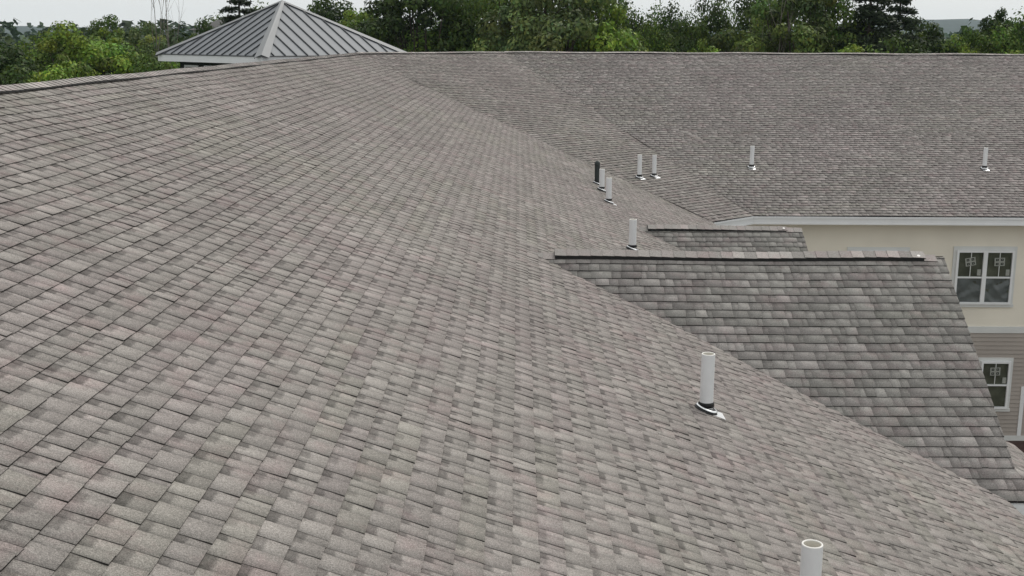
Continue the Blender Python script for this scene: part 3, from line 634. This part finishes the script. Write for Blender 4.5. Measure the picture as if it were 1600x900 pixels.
def pine_proto(seed, H=17., Hc=12., Rm=3.0):
    r = np.random.default_rng(seed); rr = random.Random(seed); P, Nn, S, Br = [], [], [], []; tm = MB(); tm.limb((0, 0, -.3), (0, 0, H), .24, .03, 8)
    z = H-Hc
    while z < H-.1:
        f = (H-z)/Hc; L = Rm*(f**.75)*rr.uniform(.75, 1.1)+.2
        for i in range(rr.choice((4, 5, 6))):
            a = rr.uniform(0, 6.283); l = L*rr.uniform(.65, 1.1); d = np.array([math.cos(a), math.sin(a), 0]); z += rr.uniform(-.05, .07); side = np.array([-d[1], d[0], 0])
            tip = d*l+np.array([0, 0, rr.uniform(-.22, .12)*l]); tm.limb((0, 0, z), tuple(tip*.98+np.array([0, 0, z])), .035, .01, 4)
            k = int(120*l); q = r.uniform(.15, 1, size=k); wd = .42*l*(1-q)**.6+.12
            pos = tip[None]*q[:, None]+side[None]*(r.uniform(-1, 1, size=k)*wd)[:, None]+np.stack([r.normal(0, .06, k), r.normal(0, .06, k), z+r.normal(0, .07, k)-.15*q*q*l*.4], 1)
            P.append(pos); n_ = r.normal(size=(k, 3))*.6+np.array([0, 0, 1]); n_ /= np.linalg.norm(n_, axis=1)[:, None]; Nn.append(n_); S.append(r.uniform(.6, 1.3, k)*.13)
            b = r.uniform(.6, 1.35, k)*rr.uniform(.8, 1.15); Br.append(np.stack([b, b, b], 1))
        z += rr.uniform(.2, .36)
    P, Nn, S, Br = map(np.concatenate, (P, Nn, S, Br)); return leaf_mesh('crown', P, Nn, S, Br, .3), tm
def protomesh(tm, name='trunk'):
    me = bpy.data.meshes.new(name); me.from_pydata(tm.v, [], tm.f); me.update(); me.materials.append(M['bark']); return me
BP = [broad_proto(s, Rc=rc, Hc=hc, H=16, nclump=nc, per=pe, leaf=lf, spiky=sp) for s, rc, hc, nc, pe, lf, sp in
      ((1, 3.6, 9.5, 92, 400, .105, 0), (2, 3.2, 10, 84, 410, .10, 1), (3, 3.9, 9.0, 96, 390, .11, 0), (4, 2.9, 10.5, 80, 420, .10, 1), (5, 3.4, 9.0, 80, 390, .112, 0), (6, 2.3, 8.0, 50, 430, .10, 0))]
BP = [(c, protomesh(tm)) for c, tm in BP]; PP = [(c, protomesh(tm)) for c, tm in (pine_proto(21), pine_proto(22, Rm=3.4))]
def tree(kind, v, px, Y, ytop, wide, colr, label, group='trees beyond the building', rot=None):
    X = (px-810)/1841*Y*.985; zt = (59-ytop)/1841*Y*.985+Z; H = max(zt, 4)
    cr_, tk = (BP if kind == 'b' else PP)[v]; base = 16. if kind == 'b' else 17.
    e_ = empty('deciduous_tree' if kind == 'b' else 'pine_tree', (X, Y, 0)); setp(e_, label, 'tree', group)
    sc_ = H/base; rz = rot if rot is not None else rnd.uniform(0, 6.28)
    for nm_, me in (('crown', cr_), ('trunk', tk)):
        o = bpy.data.objects.new(nm_, me); col.objects.link(o); o.parent = e_
    e_.scale = (wide, wide, sc_); e_.rotation_euler = (0, 0, rz)
    e_.children[0].color = (*colr, 1); e_.children[1].color = (1, 1, 1, 1)
    for ch in e_.children: ch.color = (*colr, 1)
DK = (.060, .105, .019); MD = (.105, .175, .027); BR = (.18, .275, .04); YL = (.19, .28, .038); OL = (.115, .165, .035); CF = (.040, .060, .026); GY = (.16, .225, .07)
TR = [
 ('b', 0, -40, 56, 60, 1.0, DK, 'dark tree cut by the left edge, above the end of the ridge'),
 ('b', 2, 18, 54, 74, .85, DK, 'low dark green tree at the far left, just above the ridge'),
 ('b', 1, 62, 60, 58, .95, MD, 'mid green tree to the right of the dark one at the left edge'),
 ('b', 0, 112, 58, 41, .85, YL, 'yellow green tree on the left with the brightest top'),
 ('b', 4, 158, 62, 45, .85, BR, 'bright green rounded tree directly in front of the taller dark crown at left'),
 ('b', 5, 165, 76, 22, .8, MD, 'dark crown rising above the bright trees on the left'),
 ('b', 3, 205, 60, 62, .9, MD, 'mid green tree between the bright trees and the tower'),
 ('b', 5, 228, 74, 32, .75, GY, 'greyish green small crown beside the bare tree'),
 ('b', 2, 92, 47, 84, .62, YL, 'low bright bush like tree in front of the bright trees'),
 ('b', 1, 135, 48, 98, .5, BR, 'small bright tree just above the ridge on the left'),
 ('b', 4, 190, 47, 100, .6, DK, 'low dark tree just above the ridge left of the tower'),
 ('b', 0, 40, 47, 108, .7, DK, 'lowest dark tree at the left, half hidden by the ridge'),
 ('b', 3, 240, 52, 78, .7, MD, 'green tree touching the left corner of the metal roof'),
 ('b', 2, 268, 46.5, 96, .5, BR, 'small bright green tree under the left eave of the tower'),
 ('b', 5, 318, 62, 26, .55, DK, 'narrow dark tree left of the white house'),
 ('b', 1, 348, 76, 20, .7, MD, 'mid green tree behind the white house'),
 ('p', 0, 378, 64, -30, 1.15, CF, 'open branched dark pine above the left slope of the metal roof'),
 ('b', 3, 405, 72, 6, .7, MD, 'green tree between the pine and the tip of the metal roof'),
 ('b', 0, 512, 70, -6, .85, DK, 'dark rounded tree right of the tip of the metal roof'),
 ('b', 4, 568, 66, 0, .75, BR, 'bright green tree above the right slope of the metal roof'),
 ('b', 1, 603, 76, 22, .8, MD, 'smaller tree in the gap above the right corner of the metal roof'),
 ('b', 2, 655, 60, -45, .9, DK, 'tall dark tree right of the metal roof'),
 ('b', 3, 718, 62, -40, .95, MD, 'tall mid green tree, second to the right of the metal roof'),
 ('b', 0, 765, 70, -20, .9, BR, 'light green tree standing further back between two taller ones'),
 ('b', 1, 800, 60, -50, .85, DK, 'dark tree with visible limbs above the ridge bend'),
 ('b', 2, 866, 56, -60, .95, GY, 'broad silvery green tree above the middle of the ridge'),
 ('b', 4, 922, 58, -35, .75, BR, 'light green tree on the right side of the silvery one'),
 ('b', 3, 972, 66, -12, .8, DK, 'dark green tree left of the first sky gap'),
 ('b', 1, 1012, 60, 22, .55, MD, 'mid green tree standing low beside the first sky gap'),
 ('b', 3, 1043, 66, -2, .6, DK, 'dark pointed tree inside the first sky gap'),
 ('b', 5, 1072, 64, 24, .8, DK, 'short dark tree between two peaks at the first sky gap'),
 ('b', 1, 1108, 62, -20, .55, DK, 'slim dark tree right of the first sky gap'),
 ('b', 4, 1152, 60, 28, .7, OL, 'olive green tree below the small second sky gap'),
 ('b', 2, 1105, 50, 56, .45, YL, 'low yellowish tree just above the ridge right of the middle'),
 ('b', 1, 1198, 68, -45, .85, DK, 'tall dark tree behind the leaning dead stems'),
 ('b', 0, 1245, 58, -40, .85, OL, 'olive green broad tree right of the dead stems'),
 ('b', 3, 1296, 60, -45, .8, MD, 'tall mid green tree left of the dark pines'),
 ('p', 1, 1352, 58, -75, 1.1, CF, 'tallest dark pine on the right'),
 ('p', 0, 1398, 62, -38, 1.05, CF, 'second dark pine, beside the wide sky gap'),
 ('b', 5, 1434, 66, 18, .85, DK, 'small dark tree under the wide sky gap'),
 ('b', 4, 1325, 50, 48, .5, YL, 'low yellow green tree in front of the pines'),
 ('b', 1, 1410, 54, 44, .75, DK, 'dark bushy tree at the foot of the second pine'),
 ('b', 0, 1482, 66, 54, .7, BR, 'light green tree low in the wide sky gap, below the blue hill'),
 ('b', 5, 1523, 58, 34, .6, MD, 'green tree with a pointed top right of the blue hill'),
 ('b', 2, 1562, 62, 8, .6, DK, 'dark rounded tree near the right edge'),
 ('b', 3, 1608, 58, -18, .75, MD, 'tall tree cut by the right edge'),
 ('b', 4, 1585, 49, 54, .5, BR, 'low bright tree in front of the dark one at the right edge'),
 ('b', 1, 1512, 50, 62, .4, YL, 'lowest bright tree just above the ridge near the right edge'),
 ('b', 0, 1690, 60, -10, 1.0, DK, 'dark tree outside the right edge'),
]
for a in TR: tree(*a)
def bare(px, Y, ytop, spread, label, seed, lean=0, name='bare_tree', th=.07):
    rr = random.Random(seed); X = (px-810)/1841*Y*.985; H = (59-ytop)/1841*Y*.985+Z; m2 = MB()
    def grow(a, d, L, r_, depth):
        q = a
        for i in range(3):
            d = (d+Vector((rr.uniform(-.12, .12), rr.uniform(-.12, .12), .05))).normalized(); nq = q+d*L/3; m2.limb(q, nq, r_*(1-i*.2), r_*(.8-i*.2), 5); q = nq
            if depth and rr.random() < .8:
                sd_ = (d+Vector((rr.uniform(-.8, .8), rr.uniform(-.8, .8), .1))*.6).normalized(); grow(q, sd_, L*.55, r_*.5, depth-1)
        if depth: grow(q, d, L*.6, r_*.5, depth-1)
    t_ = empty(name, (X, Y, 0)); setp(t_, label, 'tree', 'dead bare trees')
    tr_ = MB(); tr_.limb((X, Y, 0), (X+lean*.5, Y, H*.5), th*1.8, th*1.2, 7); tr_.build('trunk', M['greybark'], t_, (X, Y, 0))
    grow(Vector((X+lean*.5, Y, H*.5)), Vector((spread+lean*.1, 0, 1)).normalized(), H*.32, th*1.2, 3); m2.build('branches', M['greybark'], t_, (X, Y, H*.5)); return t_
bare(258, 62, -40, -.03, 'thin bare dead tree against the sky left of the tower, leaning left', 3, th=.035)
bare(272, 61, -55, .02, 'straighter bare dead tree right beside the leaning one, left of the tower', 8, th=.035)
bare(1188, 56, 30, .1, 'pale dead stems among the dark trees right of the middle', 12, th=.035)

# undergrowth that closes the gaps below the crowns, and the far woods
def wood(name, label, cat, n, xr, yr, top, rad, leaf, colr, per):
    P, Nn, S, Br = [], [], [], []; r = np.random.default_rng(len(name)+n)
    for i in range(n):
        x = r.uniform(*xr); y = r.uniform(*yr); h = top(x, y)*r.uniform(.88, 1.06); R_ = rad*r.uniform(.7, 1.25)
        k = per; v = r.normal(size=(k, 3)); v /= np.linalg.norm(v, axis=1)[:, None]; v[:, 2] = np.abs(v[:, 2])*1.0
        lob = 1+.2*np.sin(v[:, 0]*6+i)*np.cos(v[:, 1]*5+i*2)
        hh = min(h, R_*2.2); pos = np.stack([x+v[:, 0]*R_*lob, y+v[:, 1]*R_*lob, h-hh+v[:, 2]*hh*lob], 1); low = r.random(k) < .3; pos[low, 2] = r.uniform(0, 1, low.sum())*h*.8
        P.append(pos); nn_ = v+r.normal(size=(k, 3))*.4; nn_ /= np.linalg.norm(nn_, axis=1)[:, None]; Nn.append(nn_); S.append(r.uniform(.6, 1.4, k)*leaf); b = r.uniform(.65, 1.3, k)*r.uniform(.75, 1.2)
        hu = r.normal(0, .08); Br.append(np.stack([b*(1+hu), b, b*(1-hu)], 1))
    P, Nn, S, Br = map(np.concatenate, (P, Nn, S, Br)); me = leaf_mesh(name, P, Nn, S, Br, .8)
    o = bpy.data.objects.new(name, me); col.objects.link(o); o.color = (*colr, 1); setp(o, label, cat, None, 'stuff'); return o
wood('undergrowth', 'dark leafy undergrowth filling the gaps between the trees behind the building', 'undergrowth', 170, (-36, 44), (78, 92), lambda x, y: Z-.6+.5*math.sin(x*.4), 2.6, .26, (.045, .075, .022), 700)
wood('far_wood', 'hazy far off woodland along the horizon', 'woodland', 420, (-260, 260), (250, 430), lambda x, y: 12.5+1.6*math.sin(x*.05)+(y-250)*.012+(1.0 if x < -100 else 0), 6.5, 1.1, (.045, .075, .03), 260)
wood('middle_wood', 'green woodland behind the first trees', 'woodland', 150, (-110, 110), (120, 175), lambda x, y: Z-1.4+.8*math.sin(x*.12), 4.0, .5, (.075, .11, .03), 420)

# ---------------------------------------------------------------- terrain
m_ = MB(); m_.poly([(-1850, -100, 0), (1850, -100, 0), (1850, 2050, 0), (-1850, 2050, 0)])
gd = m_.build('ground', M['grass'], None, (0, 0, 0)); setp(gd, kind='structure')
m_ = MB(); m_.poly([(4.0, -10, .004), (40, -10, .004), (40, 29.4, .004), (4.0, 29.4, .004)]); cy = m_.build('courtyard_ground', M['soil'], None, (0, 0, 0)); setp(cy, kind='structure')
def hills(name, x0, x1, Y, depth, prof, seed):
    r_ = random.Random(seed); m2 = MB(); nx, ny = 160, 8
    g = [[(x0+(x1-x0)*i/nx, Y+depth*j/ny, -3+(prof(x0+(x1-x0)*i/nx)+3)*math.sin(math.pi*.5*min(1, j/ny*1.0))+(r_.uniform(-.9, .9) if j > 2 else 0)) for i in range(nx+1)] for j in range(ny+1)]
    for j in range(ny):
        for i in range(nx): m2.poly([g[j][i], g[j][i+1], g[j+1][i+1], g[j+1][i]], 0, False)
    h = m2.build(name, M['hill'], None, (0, 0, 0)); setp(h, kind='structure')
hills('hills', -1500, 1800, 1300, 500, lambda x: Z+14+3*math.sin(x*.004)+14*math.exp(-((x-640)/170)**2), 5)

# ---------------------------------------------------------------- haze
m_ = MB(); m_.box(-1900, 1900, -120, 2100, -4.2, 60); hz_ = m_.build('haze', [], None, (0, 0, 0)); setp(hz_, kind='stuff', label='thin pale summer haze over the whole place', cat='haze')
hm = bpy.data.materials.new('haze_air'); hm.use_nodes = True; t = hm.node_tree; t.nodes.clear(); o_ = t.nodes.new('ShaderNodeOutputMaterial'); pv = t.nodes.new('ShaderNodeVolumePrincipled')
pv.inputs['Color'].default_value = (.70, .86, 1, 1); pv.inputs['Density'].default_value = .00013; pv.inputs['Anisotropy'].default_value = .2; t.links.new(pv.outputs[0], o_.inputs['Volume']); hz_.data.materials.append(hm)
sc.cycles.volume_bounces = 1
